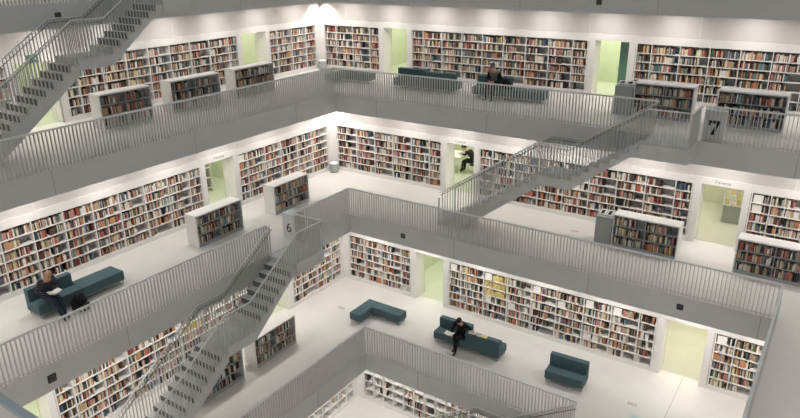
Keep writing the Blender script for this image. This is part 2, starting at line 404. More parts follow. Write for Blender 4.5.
# ------------------------------------------------------------------ low free-standing bookcases
def low_case(L, side, a, b, front, phrase, group='low bookcases standing in the galleries', depth=.52, H=1.08):
    """front: the coordinate of the face towards the void"""
    loc = (0, front, ZL[L]) if side == 'R' else (front, 0, ZL[L]); rz = 0 if side == 'R' else PI / 2
    root = thing('low_bookcase', 'low white bookcase ' + phrase[0], 'bookcase', (0, 0, 0), 0, group)
    M = T(rz, loc); root.matrix_world = M
    t = .035; z0 = .10
    MB().box((a, 0, H - .045), (b, depth, H), M_WHITE).build('top_panel', root, bevel=.004)
    for u in (a, b - t): MB().box((u, 0, .002), (u + t, depth, H - .047), M_WHITE).build('side_panel', root)
    MB().box((a + t + .002, .02, .002), (b - t - .002, depth - .02, z0), M_GREYCASE).build('plinth', root)
    MB().box((a + t + .002, depth * .5, z0 + .002), (b - t - .002, depth * .5 + .02, H - .047), M_GREYCASE).build('centre_panel', root)
    mid = (a + b) / 2
    MB().box((mid - .012, .012, z0 + .002), (mid + .012, depth * .5 - .002, H - .047), M_GREYCASE).build('upright', root)
    zs = [z0, .42, .74]
    for s0, s1 in ((a + t + .002, mid - .014), (mid + .014, b - t - .002)):
        for z in zs[1:]:
            MB().box((s0, .012, z - .024), (s1, depth * .5 - .002, z), M_GREYCASE).build('shelf', root)
        for z in zs[1:]:
            MB().box((s0, depth * .5 + .022, z - .024), (s1, depth - .012, z), M_GREYCASE).build('shelf', root)
    for r, z in enumerate(zs):
        idx = 0
        for s0, s1 in ((a + t, mid - .012), (mid + .012, b - t)):
            idx = fill_row(M, s0 + .004, s1 - .004, z, .29, phrase[1], ('bottom', 'middle', 'top')[r], idx, dfront=.035, dmax=.17, dens=RND.choice([.7, .85, .9, .95, .98]))
    return root
low_case(7, 'L', -6.05, -4.22, -4.60, ('nearest the ascending stair, leftmost of three, gallery 7', 'low bookcase nearest ascending stair'))
low_case(7, 'L', -3.45, -1.33, -4.60, ('second of three along the left side, gallery 7', 'second low bookcase, left gallery 7'))
low_case(7, 'L', -.60, 1.42, -4.62, ('nearest the corner, third of three on the left, gallery 7', 'low bookcase nearest top corner'))
low_case(7, 'R', 8.40, 10.20, 4.12, ('behind the stair head, left of the sign 7', 'low bookcase left of sign 7'))
low_case(7, 'R', 10.85, 12.70, 4.12, ('behind and right of the sign 7', 'low bookcase right of sign 7'))
low_case(6, 'L', -4.95, -3.00, -2.24, ('left of the pair behind the stair rail, middle gallery', 'left low bookcase near sign 6'))
low_case(6, 'L', -1.50, .34, -2.20, ('behind the sign box with the 6', 'low bookcase behind the 6'))
low_case(6, 'R', 8.70, 10.68, 2.28, ('with a catalogue desk at its end, middle gallery', 'low bookcase beside catalogue desk'))
low_case(6, 'R', 12.24, 14.22, 2.32, ('by the railing corner, rightmost on the middle gallery', 'low bookcase by railing corner'))
low_case(5, 'L', -4.92, -3.02, -.15, ('right of the long stair on the lower gallery', 'low bookcase right of stair'))
low_case(5, 'L', -7.45, -5.45, -.15, ('partly hidden under the long stair, lower gallery', 'low bookcase under the stair'))

def catalogue(L, a, b, front, label):
    root = thing('catalogue_desk', label, 'desk', (a, front, ZL[L]), 0, 'catalogue desks beside low bookcases')
    w = b - a - .004
    f = MB(); f.prism([(0, .004), (.50, .004), (.50, 1.02), (.02, .93), (0, .90)], 'x', 0, w, M_GREYCASE); f.build('body', root, bevel=.006)
    for s in (.06, w / 2 + .03):
        ang = .18; o = MB().box((0, 0, 0), (w / 2 - .09, .30, .025), M_PAPER).build('screen_frame', root, loc=(s, .10, .957)); o.rotation_euler = (ang, 0, 0)
        MB().box((.03, .03, .0255), (w / 2 - .12, .27, .028), M_BLACK).build('screen', o)
    MB().box((.02, -.012, .02), (w - .02, -.0005, .85), M_GREYCASE).build('front_panel', root)
catalogue(6, 8.16, 8.68, 2.28, 'grey catalogue desk with two tilted screens, middle gallery')
catalogue(7, 7.80, 8.38, 4.12, 'grey catalogue desk left of the low bookcase, gallery 7')

# ------------------------------------------------------------------ railings
BAR = MB().box((-.008, -.03, 0), (.008, .03, .955), M_RAIL).mesh('baluster')
BARY = MB().box((-.03, -.008, 0), (.03, .008, .955), M_RAIL).mesh('baluster')
def rail(p, q, label, individual=True, sp=.1):
    """straight railing from p to q (x, y) on the floor height z"""
    (x0, y0), (x1, y1), z = p[:2], q[:2], p[2]
    along = 'x' if abs(x1 - x0) > abs(y1 - y0) else 'y'
    root = thing('gallery_railing', label, 'railing', (x0, y0, z), 0, 'bar railings round the void')
    L = (x1 - x0) if along == 'x' else (y1 - y0); n = int(abs(L) / sp); sg = 1 if L > 0 else -1
    if along == 'x': MB().box((0, -.028, .957), (L, .028, 1.0), M_RAILTOP).build('top_rail', root, bevel=.004); MB().box((0, -.010, .06), (L, .010, .075), M_RAIL).build('bottom_rail', root)
    else: MB().box((-.028, 0, .957), (.028, L, 1.0), M_RAILTOP).build('top_rail', root, bevel=.004); MB().box((-.010, 0, .06), (.010, L, .075), M_RAIL).build('bottom_rail', root)
    pos = [(sg * (.03 + sp * i), 0, .002) if along == 'x' else (0, sg * (.03 + sp * i), .002) for i in range(n + 1) if .03 + sp * i < abs(L)]
    rank = sorted(range(len(pos)), key=lambda i: ((not seen((x0 + pos[i][0], y0 + pos[i][1], z + .5))), (Vector((x0 + pos[i][0], y0 + pos[i][1], z + .5)) - CAM).length))
    solo = set(rank[:100]) if individual else set()
    solo = {i for i in solo if seen((x0 + pos[i][0], y0 + pos[i][1], z + .5), 30)}
    f = MB(); me = BAR if along == 'x' else BARY
    for i, P in enumerate(pos):
        if i in solo:
            o = bpy.data.objects.new('baluster', me); COL.objects.link(o); o.parent = root; o.location = P
        else:
            dx, dy = (.008, .03) if along == 'x' else (.03, .008)
            f.box((P[0] - dx, P[1] - dy, P[2]), (P[0] + dx, P[1] + dy, P[2] + .955), M_RAIL)
    if f.v: f.build('baluster', root)['kind'] = 'stuff'
    return root
def railR(L, xa, xb, label, **k): return rail((xa, VY[L] + .035, ZL[L]), (xb, VY[L] + .035, ZL[L]), label, **k)
def railL(L, ya, yb, label, **k): return rail((VX[L] - .035, ya, ZL[L]), (VX[L] - .035, yb, ZL[L]), label, **k)
railR(7, VX[7] - .06, 9.66, 'grey bar railing in front of the sofas on gallery 7')
railR(7, 10.90, VE[7], 'grey bar railing in front of the sign 7')
railL(7, VY[7] - .03, VF[7], 'grey bar railing in front of three low bookcases, gallery 7')
railR(6, -.06, VE[6], 'grey bar railing below the rising stair, right edge of middle gallery')
railL(6, -.03, -2.84, 'short grey bar railing between sign 6 and the corner')
railL(6, -4.06, VF[6], 'grey bar railing in front of the bald reader, middle gallery')
rail((VE[6] + .035, -.03, 0), (VE[6] + .035, VF[6], 0), 'grey bar railing seen end-on, turning away at the right')
railR(5, VX[5] - .06, 9.50, 'grey bar railing in front of the reader in black, lower gallery')
railL(5, VY[5] - .03, VF[5], 'grey bar railing below the long stair, lower gallery')
railR(5, 10.74, VE[5], 'grey bar railing right of the lowest stair head', individual=False)
railL(8, VY[8], -3.06, 'grey bar railing on the uppermost gallery, corner end', individual=False)
railL(8, -4.28, VF[8], 'grey bar railing on the uppermost gallery above the exit sign')
railR(8, VX[8], VE[8], 'grey bar railing on the uppermost gallery, right side', individual=False)
root = thing('parapet', 'solid grey parapet with pale blue cap, close to the viewer at lower left', 'parapet', (VX[7], VF[7] - .06, 3.8), 0)
MB().box((0, 0, .002), (VE[7] - VX[7], .05, .955), M_STAIR).build('panel', root)
MB().box((0, -.02, .957), (VE[7] - VX[7], .07, 1.0), M_CAP).build('cap', root, bevel=.01)

# ------------------------------------------------------------------ stairs (22 risers, a landing after the eighth)
RH, TR, SW = 3.8 / 22, .264, 1.15
def nosing(s):
    """height of the walking line below the upper floor at distance s down the stair"""
    if s <= 0: return 0
    if s < 2.11: return -s / 2.11 * 8 * RH
    if s < 3.07: return -8 * RH
    return max(-3.8, -8 * RH - (s - 3.07) * RH / TR)
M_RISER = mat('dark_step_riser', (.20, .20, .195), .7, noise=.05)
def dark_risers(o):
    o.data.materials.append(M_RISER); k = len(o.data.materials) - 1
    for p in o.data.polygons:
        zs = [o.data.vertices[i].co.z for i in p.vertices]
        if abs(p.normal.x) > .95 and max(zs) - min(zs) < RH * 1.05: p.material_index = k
def stair(loc, rz, label, solo=True):
    root = thing('staircase', label, 'staircase', loc, rz, 'staircases crossing the void')
    th = .44
    MB().box((-SW + .002, .003, -.40), (.129, SW, 0), M_STAIR).build('platform', root)
    # upper flight
    P = [(.131, 0.0), (.131, -RH)]; s = .131
    for i in range(7):
        s2 = .131 + TR * (i + 1); P += [(s2, -RH * (i + 1)), (s2, -RH * (i + 2))] if i < 6 else [(s2, -RH * 7)]
        s = s2
    P += [(s, -8 * RH - .30), (.35, -.42), (.131, -.40)]
    P = P[1:]
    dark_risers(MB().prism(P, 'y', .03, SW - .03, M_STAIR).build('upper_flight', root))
    s0 = s + .002; s1 = s0 + 1.06
    MB().box((s0, .03, -8 * RH - .32), (s1, SW - .03, -8 * RH), M_STAIR).build('landing', root)
    P = []; a = s1 + .002
    for i in range(13):
        P += [(a + TR * i, -RH * (9 + i)), (a + TR * (i + 1), -RH * (9 + i))]
    end = a + TR * 13
    P += [(end, -3.798), (end - .75, -3.798), (a, -8 * RH - .44)]
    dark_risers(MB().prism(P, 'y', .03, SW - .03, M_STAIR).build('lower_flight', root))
    def zrail(s): return nosing(s)
    ss = [0, 2.11, 3.07, end + .02]
    for v, nm in ((.02, 'inner'), (SW - .02, 'outer')):
        pts = [(q, v, zrail(q) + 1.0 - (.0 if q < end else .0)) for q in ss]
        if nm == 'outer': pts = [(-SW + .02, v, 1.0)] + pts
        f = MB()
        for A, B in zip(pts[:-1], pts[1:]):
            hw = .02; hz = .03; n = len(f.v); k = f.mi(M_RAILTOP)
            for (x, y, z) in (A, B):
                f.v += [(x, y - hw, z - hz), (x, y + hw, z - hz), (x, y + hw, z), (x, y - hw, z)]
            f.f += [(n, n + 1, n + 5, n + 4), (n + 1, n + 2, n + 6, n + 5), (n + 2, n + 3, n + 7, n + 6), (n + 3, n, n + 4, n + 7), (n + 3, n + 2, n + 1, n), (n + 4, n + 5, n + 6, n + 7)]; f.m += [k] * 6
        f.build('top_rail', root)
        vi = v + (.075 if nm == 'inner' else -.075)
        hp = [(q, vi, zrail(q) + .88) for q in ss]
        h = MB().tube(hp, .012, M_HAND, 6).build('handrail', root)
        br = MB()
        for q in (.1, 1.05, 2.2, 3.0, 4.2, 5.4): br.tube([(q, vi, zrail(q) + .868), (q, (v + vi) / 2, zrail(q) + .83), (q, v, zrail(q) + .85)], .005, M_HAND, 5)
        br.build('bracket', h)
    f = MB(); MB().box((-SW + .02 - .026, .03, .957), (-SW + .02 + .026, SW - .05, 1.0), M_RAILTOP).build('top_rail', root)
    for v in (.02, SW - .02): MB().box((end - .0, v - .022, -3.795), (end + .04, v + .022, -2.8), M_RAIL).build('end_post', root)
    pos = []
    q = .06
    while q < end - .03:
        for v in (SW - .02, .02):
            if q < .131: lo = 0
            elif q < s0: lo = -RH * (1 + int((q - .131) / TR))
            elif q < s1: lo = -8 * RH
            else: lo = -RH * (9 + int((q - a) / TR)) if q > a else -8 * RH
            pos.append((q, v, lo - .03, zrail(q) + .966, 0))
        q += .1
    q = -SW + .04
    while q < .0: pos.append((q, SW - .02, 0.002, .957, 0)); q += .1
    q = .1
    while q < SW - .06: pos.append((-SW + .02, q, 0.002, .957, 1)); q += .1
    Mw = T(rz, loc)
    rank = sorted(range(len(pos)), key=lambda i: ((not seen(Mw @ Vector((pos[i][0], pos[i][1], pos[i][2] + .5)), 0)), (Mw @ Vector(pos[i][:3]) - CAM).length))
    sl = {i for i in rank[:100] if solo and seen(Mw @ Vector((pos[i][0], pos[i][1], pos[i][2] + .5)), 20)}
    f = MB()
    for i, (q, v, lo, hi, tr) in enumerate(pos):
        dx, dy = (.008, .02) if not tr else (.02, .008)
        if i in sl:
            MB().box((-dx, -dy, 0), (dx, dy, hi - lo), M_RAIL).build('baluster', root, loc=(q, v, lo))
        else: f.box((q - dx, v - dy, lo), (q + dx, v + dy, hi), M_RAIL)
    if f.v: f.build('baluster', root)['kind'] = 'stuff'
    return root
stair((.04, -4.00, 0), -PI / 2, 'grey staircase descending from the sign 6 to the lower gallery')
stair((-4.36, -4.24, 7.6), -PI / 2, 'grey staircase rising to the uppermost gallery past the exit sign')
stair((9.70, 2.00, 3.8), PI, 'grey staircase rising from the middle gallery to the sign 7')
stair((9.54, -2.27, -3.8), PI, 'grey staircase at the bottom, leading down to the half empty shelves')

# ------------------------------------------------------------------ sign boxes
def glyph6():
    cu = bpy.data.curves.new('numeral', 'FONT'); cu.body = '6'; cu.size = .46; cu.extrude = .002; cu.align_x = 'CENTER'
    o = bpy.data.objects.new('numeral_tmp', cu); COL.objects.link(o)
    bpy.context.view_layer.update()
    me = bpy.data.meshes.new_from_object(o.evaluated_get(bpy.context.evaluated_depsgraph_get())); bpy.data.objects.remove(o)
    me.materials.clear(); me.materials.append(M_BLACK); return me
def sign_box(loc, w, d, label, face, H=.86):
    root = thing('sign_box', label, 'sign', loc, 0, 'numbered sign boxes at the stair heads')
    MB().box((0, 0, .003), (w, d, H - .025), M_SIGNW).build('body', root)
    MB().box((-.004, -.004, H - .023), (w + .004, d + .004, H), M_CYAN).build('glass_top', root)
    if face == 7:
        f = MB(); q = [(1.3 * a_, 1.3 * b_) for a_, b_ in [(-.105, .26), (-.105, .15), (-.075, .15), (-.065, .20), (.045, .20), (-.055, -.05), (.02, -.05), (.11, .225), (.11, .26)]]
        f.prism(q, 'y', -.004, -.0005, M_BLACK); o = f.build('numeral', root, loc=(w * .5, 0, .26)); o['label'] = 'black numeral 7'
    elif face == 6:
        o = bpy.data.objects.new('numeral', glyph6()); COL.objects.link(o); o.parent = root
        o.location = (w * .52, -.003, .24); o.rotation_euler = (PI / 2, 0, 0); o['label'] = 'black numeral 6'
    elif face == 5:
        pass
    return root
sign_box((-.60, -2.80, 0), .53, .48, 'pale sign box with a black 6 at the stair head', 6)
sign_box((10.92, VY[7] + .075, 3.8), .52, .36, 'pale sign box with a black 7 behind the railing', 7)
sign_box((10.86, VY[5] + .07, -3.8), .56, .42, 'pale sign box with cyan glass top at the lowest stair head', 5)

# ------------------------------------------------------------------ small fittings
def plate(side, L, u, z, where, s=.17):
    root = thing('black_grille', 'small square black grille on the ' + where, 'grille', (u, VY[L] - .001, z) if side == 'R' else (VX[L] + .001, u, z), 0 if side == 'R' else PI / 2, 'black grilles on the gallery edges')
    if side == 'L': root.rotation_euler = (0, 0, PI / 2)
    sg = -1
    MB().box((-s / 2, sg * .012, -s / 2), (s / 2, 0, s / 2), M_BLACK).build('frame', root)
    for k in range(5): MB().box((-s * .38, -.016, -s * .36 + k * s * .17), (s * .38, -.0125, -s * .30 + k * s * .17), M_HAND).build('slat', root)
plate('R', 6, 2.30, -.31, 'middle gallery edge near its corner')
plate('R', 6, 11.37, -.32, 'middle gallery edge above the green doorway')
plate('R', 8, 7.00, 7.26, 'uppermost gallery edge, right side')
plate('L', 8, -6.95, 7.26, 'uppermost gallery edge behind the ascending stair')
plate('L', 6, -11.23, -.36, 'middle gallery edge below the bald reader', .2)

def bin_(loc, label):
    root = thing('waste_bin', label, 'bin', loc, 0, 'round bins in the gallery corners')
    MB().lathe([(.17, .03), (.185, .05), (.19, .36), (.185, .375)], M_GREYCASE, 28).build('body', root, smooth=False)
    MB().lathe([(.165, .002), (.172, .029)], M_HAND, 28).build('base_ring', root)
    MB().lathe([(.192, .376), (.19, .40), (.15, .425), (.11, .43)], M_SIGNW, 28).build('lid', root)
bin_((WX[6] + .30, WY[6] - .34, 0), 'round pale grey bin in the middle gallery corner')
bin_((WX[7] + .30, WY[7] - .34, 3.8), 'round pale grey bin in the corner of gallery 7')

def lettering(L, side, u, z, label):
    """small grey lettering above a doorway, too small to read"""
    root = thing('door_sign', label, 'sign', (u, WY[L] - .001, ZL[L] + z) if side == 'R' else (WX[L] + .001, u, ZL[L] + z), 0 if side == 'R' else PI / 2, 'small lettering over the doorways')
    f = MB(); x = -.22; m = M_HAND
    def st(x0, z0, x1, z1): f.box((x0, -.003, z0), (x1, -.0003, z1), m)
    st(x, .0, x + .012, .085); st(x - .0, .075, x + .055, .085); x += .075
    for k in range(8):
        st(x, 0, x + .010, .055)
        if k % 3 != 1: st(x + .028, 0, x + .038, .055)
        if k % 2 == 0: st(x, .046, x + .038, .055)
        if k % 3 == 0: st(x, 0, x + .038, .009)
        x += .050
    f.build('lettering', root)
lettering(6, 'R', 11.42, 2.06, 'small dark lettering above the display table doorway')
lettering(6, 'R', 2.28, 2.06, 'small dark lettering above the doorway with the bending person')
lettering(6, 'L', -2.27, 2.06, 'small dark lettering above the left green doorway, middle gallery')

def exit_sign():
    root = thing('exit_sign', 'green exit sign with white running figure beside the ascending stair', 'sign', (-6.2, -6.98, 5.84), PI / 2)
    MB().box((-.19, -.03, 0), (.19, 0, .24), M_EXIT).build('panel', root, bevel=.004)
    f = MB(); w = M_PAPER
    f.lathe([(.0, 0), (.018, .005), (.018, .03), (0, .035)], w, 10, (-.07, -.036, .175))
    f.prism([(-.10, .10), (-.06, .10), (-.045, .17), (-.085, .175)], 'y', -.033, -.0305, w)
    f.prism([(-.10, .10), (-.075, .10), (-.115, .03), (-.145, .03)], 'y', -.033, -.0305, w)
    f.prism([(-.08, .10), (-.058, .10), (-.03, .065), (-.05, .035), (-.07, .06)], 'y', -.033, -.0305, w)
    f.prism([(.02, .10), (.02, .14), (.09, .14), (.09, .175), (.16, .12), (.09, .065), (.09, .10)], 'y', -.033, -.0305, w)
    f.build('pictogram', root)
    MB().tube([(0, -.015, .24), (0, -.015, 3.12 + 3.8 - 5.84 - .003)], .008, M_STEEL, 6).build('hanger', root)
exit_sign()

def outlet(loc, label):
    root = thing('floor_outlet', label, 'floor outlet', loc, .0, 'floor outlets in the galleries')
    MB().box((-.13, -.06, .001), (.13, .06, .006), M_STEEL).build('frame', root)
    MB().box((-.11, -.045, .0065), (.11, .045, .009), M_RAIL).build('lid', root)
outlet((7.33, 2.85, 0), 'small floor outlet left of the catalogue desk')
outlet((-.38, -.26, -3.8), 'small floor outlet left of the L-shaped bench')
outlet((10.5, -.1, -3.8), 'small floor outlet right of the two-seat sofa')

# green glass leaf in the right doorway of gallery 7, white door leaf with handle in the far left doorway
f = MB(); f.box((6.93, .60, .01), (7.40, .63, 1.97), M_DGLASS)
o = f.build('door_1'); o.matrix_world = T(0, (0, WY[7] + .02, 3.8)); struct(o)
MB().tube([(6.90, .56, .85), (6.90, .56, 1.05)], .012, M_STEEL, 6).build('door_handle', o)
f = MB(); f.box((0, 0, .01), (.62, .035, 1.97), M_WHITE)
o = f.build('door_2'); o.matrix_world = Matrix.Translation((WX[7] - .02, -6.13, 3.8)) @ Matrix.Rotation(PI * .94, 4, 'Z'); struct(o)
MB().tube([(.50, .06, 1.0), (.50, .075, 1.0), (.40, .075, 1.0)], .012, M_STEEL, 6).build('door_handle', o)

# ------------------------------------------------------------------ benches and sofas
def legs(root, pts, h=.12):
    for x, y in pts: MB().box((x - .014, y - .014, .002), (x + .014, y + .014, h), M_STEEL).build('leg', root)
SD, SH, FR = .62, .40, .11
def seat_block(root, x0, x1, y0, y1, nm='seat', z0=.125, z1=SH):
    o = MB().box((x0, y0, z0), (x1, y1, z1), M_TEAL).build(nm, root, bevel=.018); return o
def runner(root, x0, x1, y):
    MB().box((x0, y - .012, .10), (x1, y + .012, .123), M_STEEL).build('frame_rail', root)
def l_bench(loc, rz, label):
    root = thing('corner_bench', label, 'bench', loc, rz, 'L-shaped teal benches')
    seat_block(root, 0, .46, -1.22, 0); seat_block(root, .462, 1.68, -.47, 0)
    for y in (-1.17, -.05): runner(root, .03, .43, y)
    for y in (-.42, -.05): runner(root, .49, 1.65, y)
    legs(root, [(.04, -1.17), (.42, -1.17), (.04, -.05), (1.62, -.42), (1.62, -.05), (.52, -.42), (1.1, -.42)])
    return root
l_bench((.54, .30, -3.8), 0, 'L-shaped teal bench in the corner of the lower gallery')
l_bench((-3.86, 4.72, 3.8), 0, 'L-shaped teal bench near the bin on gallery 7')
def s_sofa(loc, rz, label, Ln=2.46):
    root = thing('double_sofa', label, 'sofa', loc, rz, 'teal double sofas facing both ways')
    h = Ln / 2; BK = .20
    seat_block(root, 0, h - .001, 0, SD - BK - .002, 'seat'); seat_block(root, 0, h - .001, SD - BK, SD, 'backrest', .125, .74)
    seat_block(root, h + .001, Ln, BK + .002, SD, 'seat'); seat_block(root, h + .001, Ln, 0, BK, 'backrest', .125, .74)
    for y in (.05, SD - .05): runner(root, .03, Ln - .03, y)
    legs(root, [(.05, .05), (.05, SD - .05), (h, .05), (h, SD - .05), (Ln - .05, .05), (Ln - .05, SD - .05)])
    return root
s_sofa((3.77, -.36, -3.8), .02, 'teal double sofa with the reader in black, lower gallery')
s_sofa((-.88, 4.10, 3.8), .06, 'teal double sofa left of the seated person, gallery 7', 2.72)
def chaise(loc, rz, label, Ln=2.5, back=1.15):
    root = thing('sofa_with_bench', label, 'sofa', loc, rz, 'teal sofas with a backless half')
    BK = .18
    seat_block(root, 0, back - .001, 0, SD - BK - .002, 'seat'); seat_block(root, 0, back - .001, SD - BK, SD, 'backrest', .125, .74)
    seat_block(root, back + .001, Ln, -.0, SD, 'bench_seat')
    for y in (.05, SD - .05): runner(root, .03, Ln - .03, y)
    legs(root, [(.05, .05), (.05, SD - .05), (back, .05), (back, SD - .05), (Ln - .05, .05), (Ln - .05, SD - .05)])
    return root
chaise((2.62, 4.12, 3.8), .06, 'teal sofa under the seated person on gallery 7', 2.72, 1.35)
chaise((-2.10, -10.22, 0), PI / 2, 'teal sofa with the bald reader, middle gallery', 2.48, 1.22)
root = thing('two_seat_sofa', 'short teal sofa standing alone, right of the lower gallery', 'sofa', (7.87, -.46, -3.8), .05)
seat_block(root, 0, 1.20, 0, .44, 'seat'); seat_block(root, 0, 1.20, .442, SD + .02, 'backrest', .125, .76)
for y in (.05, SD - .05): runner(root, .03, 1.17, y)
legs(root, [(.05, .05), (1.15, .05), (.05, SD - .05), (1.15, SD - .05)])

# ------------------------------------------------------------------ room contents seen through the doorways
root = thing('display_table', 'grey display table covered in books, seen through the doorway', 'table', (11.25, 6.28, 0), .12)
MB().box((0, 0, .002), (1.1, 1.5, .60), M_GREYCASE).build('plinth', root, bevel=.01)
MB().box((-.03, -.03, .602), (1.13, 1.53, .64), M_GREYCASE).build('tabletop', root, bevel=.006)
TM = T(.12, (11.25, 6.28, 0)); tb = random.Random(3)
cols = ['yellow', 'cream', 'white', 'tan', 'yellow', 'black', 'cream', 'orange', 'yellow', 'white', 'cream', 'yellow', 'teal', 'cream', 'yellow', 'white']
pc = ['leftmost', 'second from left', 'third from left', 'third from right', 'second from right', 'rightmost']; prw = ['front', 'second', 'third', 'rear']
for i in range(24):
    x, y = .09 + (i % 6) * .182, .12 + (i // 6) * .36; up = (i + i // 6) % 2 == 0
    cn = cols[(i * 7 + i // 6) % 16]; c_ = M_BOOK[BNAME.index(cn)]
    if up: b = MB().box((-.07, -.015, 0), (.07, .015, .22), c_).box((-.065, .016, .004), (.065, .10, .016), M_PAPER)
    else: b = MB().box((-.065, -.10, 0), (.065, .10, .05), c_).box((-.061, -.102, .004), (.065, -.1005, .046), M_PAPER)
    o = b.build('display_book'); o.matrix_world = TM @ Matrix.Translation((x, y, .643)) @ Matrix.Rotation(tb.uniform(-.12, .12), 4, 'Z')
    tag(o, f"{cn} display book {'upright' if up else 'lying flat'} on the display table, {prw[i // 6]} row, {pc[i % 6]}", 'book', 'books on the display table')
root = thing('reading_table', 'white table inside the doorway, under the bending person', 'table', (.02, 6.15, 0), 0)
MB().box((0, 0, .70), (1.04, .95, .735), M_PAPER).build('tabletop', root, bevel=.006)
for x, y in ((.05, .05), (.99, .05), (.05, .90), (.99, .90)): MB().box((x - .02, y - .02, .002), (x + .02, y + .02, .698), M_WHITE).build('leg', root)
root = thing('room_shelf', 'dark filled shelf inside the left green doorway, middle gallery', 'shelf', (-6.3, -1.30, 0), PI / 2)
MB().box((-.5, 0, .002), (-.47, .3, 1.9), M_WHITE).build('side_panel', root); MB().box((.47, 0, .002), (.5, .3, 1.9), M_WHITE).build('side_panel', root)
MB().box((-.468, .27, .10), (.468, .3, 1.9), M_BLACK).build('back_panel', root)
for k in range(5): MB().box((-.468, 0, .1 + k * .42), (.468, .268, .13 + k * .42), M_WHITE).build('shelf', root)
MR = T(PI / 2, (-6.3, -1.30, 0))
for k in range(4): fill_row(MR, -.46, .46, .131 + k * .42, .30, 'shelf inside the left green doorway', ('bottom', 'third', 'second', 'top')[k], 0)
root = thing('inner_stair', 'pale stair seen through the green doorway, lower gallery', 'staircase', (1.75, 4.2, -3.8), 0)
f = MB(); pr_ = []
for k in range(8): pr_ += [(k * .25, .95 + k * .17), (k * .25, 1.12 + k * .17)]
pr_ += [(2.0, 2.31), (2.0, 1.95), (.0, .6)]
f.prism(pr_, 'y', 0, .9, M_GREENFL); f.build('flight', root)
MB().box((0, .0, .002), (.12, .9, .598), M_GREEN).build('support', root)
f = MB(); f.tube([(0, .05, 1.75), (1.9, .05, 2.8)], .02, M_STEEL, 6); f.build('handrail', root)

# ------------------------------------------------------------------ people
def hand(f, wrist, fdir, palm_n, m, side=1, s=1.0):
    """palm plus five bent fingers; fdir along the fingers, palm_n out of the palm"""
    w = Vector(wrist); d = Vector(fdir).normalized(); n = Vector(palm_n).normalized(); n = (n - d * n.dot(d)).normalized(); r = d.cross(n) * side
    f.tube([w, w + d * .03 * s, w + d * .085 * s], .026 * s, m, 8, .036 * s)
    for k, (off, ln) in enumerate(((-.030, .062), (-.010, .075), (.010, .080), (.030, .070))):
        b = w + d * .085 * s + r * off * s
        f.tube([b - d * .02 * s, b + d * ln * .45 * s, b + d * ln * .75 * s + n * .02 * s, b + d * ln * .85 * s + n * .042 * s], .0105 * s, m, 6, .007 * s)
    b = w + d * .03 * s - r * .028 * s
    f.tube([b, b + d * .03 * s - r * .028 * s, b + d * .06 * s - r * .03 * s + n * .018 * s], .012 * s, m, 6, .008 * s)

def head_mesh(f, c, look, up, m, s=1.0):
    c = Vector(c); y = Vector(look).normalized(); z = Vector(up); z = (z - y * z.dot(y)).normalized(); x = y.cross(z)
    def W(p): return tuple(c + x * p[0] * s + y * p[1] * s + z * p[2] * s)
    n = len(f.v); k = f.mi(m); R_, S_ = 12, 18
    for i in range(R_ + 1):
        t = PI * i / R_
        for j in range(S_):
            a = 2 * PI * j / S_
            px_, py_, pz_ = math.sin(t) * math.cos(a), math.sin(t) * math.sin(a), math.cos(t)
            wx = .076 * (1 - .22 * max(0, -pz_)); wy = .098
            yy = py_ * wy + (.012 if py_ > 0 and pz_ < 0 else 0) * -pz_
            f.v.append(W((px_ * wx, yy, pz_ * .118)))
    for i in range(R_):
        for j in range(S_):
            q = (j + 1) % S_; f.f.append((n + i * S_ + j, n + (i + 1) * S_ + j, n + (i + 1) * S_ + q, n + i * S_ + q)); f.m.append(k)
    f.tube([W((0, .088, .012)), W((0, .112, -.022)), W((0, .092, -.034))], .008 * s, m, 6, .013 * s)     # nose
    for sx in (-1, 1):
        f.tube([W((sx * .074, -.005, .02)), W((sx * .086, -.012, .005)), W((sx * .076, .0, -.03))], .012 * s, m, 6, .008 * s)
        f.tube([W((sx * .030, .082, .012)), W((sx * .030, .0925, .012))], .011 * s, M_EYE, 8)
        f.tube([W((sx * .045, .086, .032)), W((sx * .018, .095, .034))], .004 * s, M_HAIRB, 5)
    f.tube([W((-.024, .090, -.058)), W((0, .100, -.056)), W((.024, .090, -.058))], .006 * s, M_LIP, 6)
    return x, y, z

def hair_cap(c, look, up, m, parent, s=1.0, back=.03):
    c = Vector(c); y = Vector(look).normalized(); z = Vector(up); z = (z - y * z.dot(y)).normalized(); x = y.cross(z)
    f = MB(); k = f.mi(m); R_, S_ = 7, 18
    rings = []
    for i in range(R_ + 1):
        for j in range(S_):
            a = 2 * PI * j / S_
            lim = .42 + .25 * (1 - math.sin(a)) * .5 + .10 * (math.sin(a) < -.2)
            t = PI * lim * i / R_; rr = 1.09 + .03 * math.sin(5 * a + i)
            p = (math.sin(t) * math.cos(a) * .078 * rr, math.sin(t) * math.sin(a) * .100 * rr - .006, math.cos(t) * .120 * rr)
            f.v.append(tuple(c + x * p[0] * s + y * p[1] * s + z * p[2] * s))
    for i in range(R_):
        for j in range(S_):
            q = (j + 1) % S_; f.f.append((i * S_ + j, (i + 1) * S_ + j, (i + 1) * S_ + q, i * S_ + q)); f.m.append(k)
    o = f.build('hair', parent, smooth=True)
    so = o.modifiers.new('thickness', 'SOLIDIFY'); so.thickness = .012; so.offset = -1
    return o

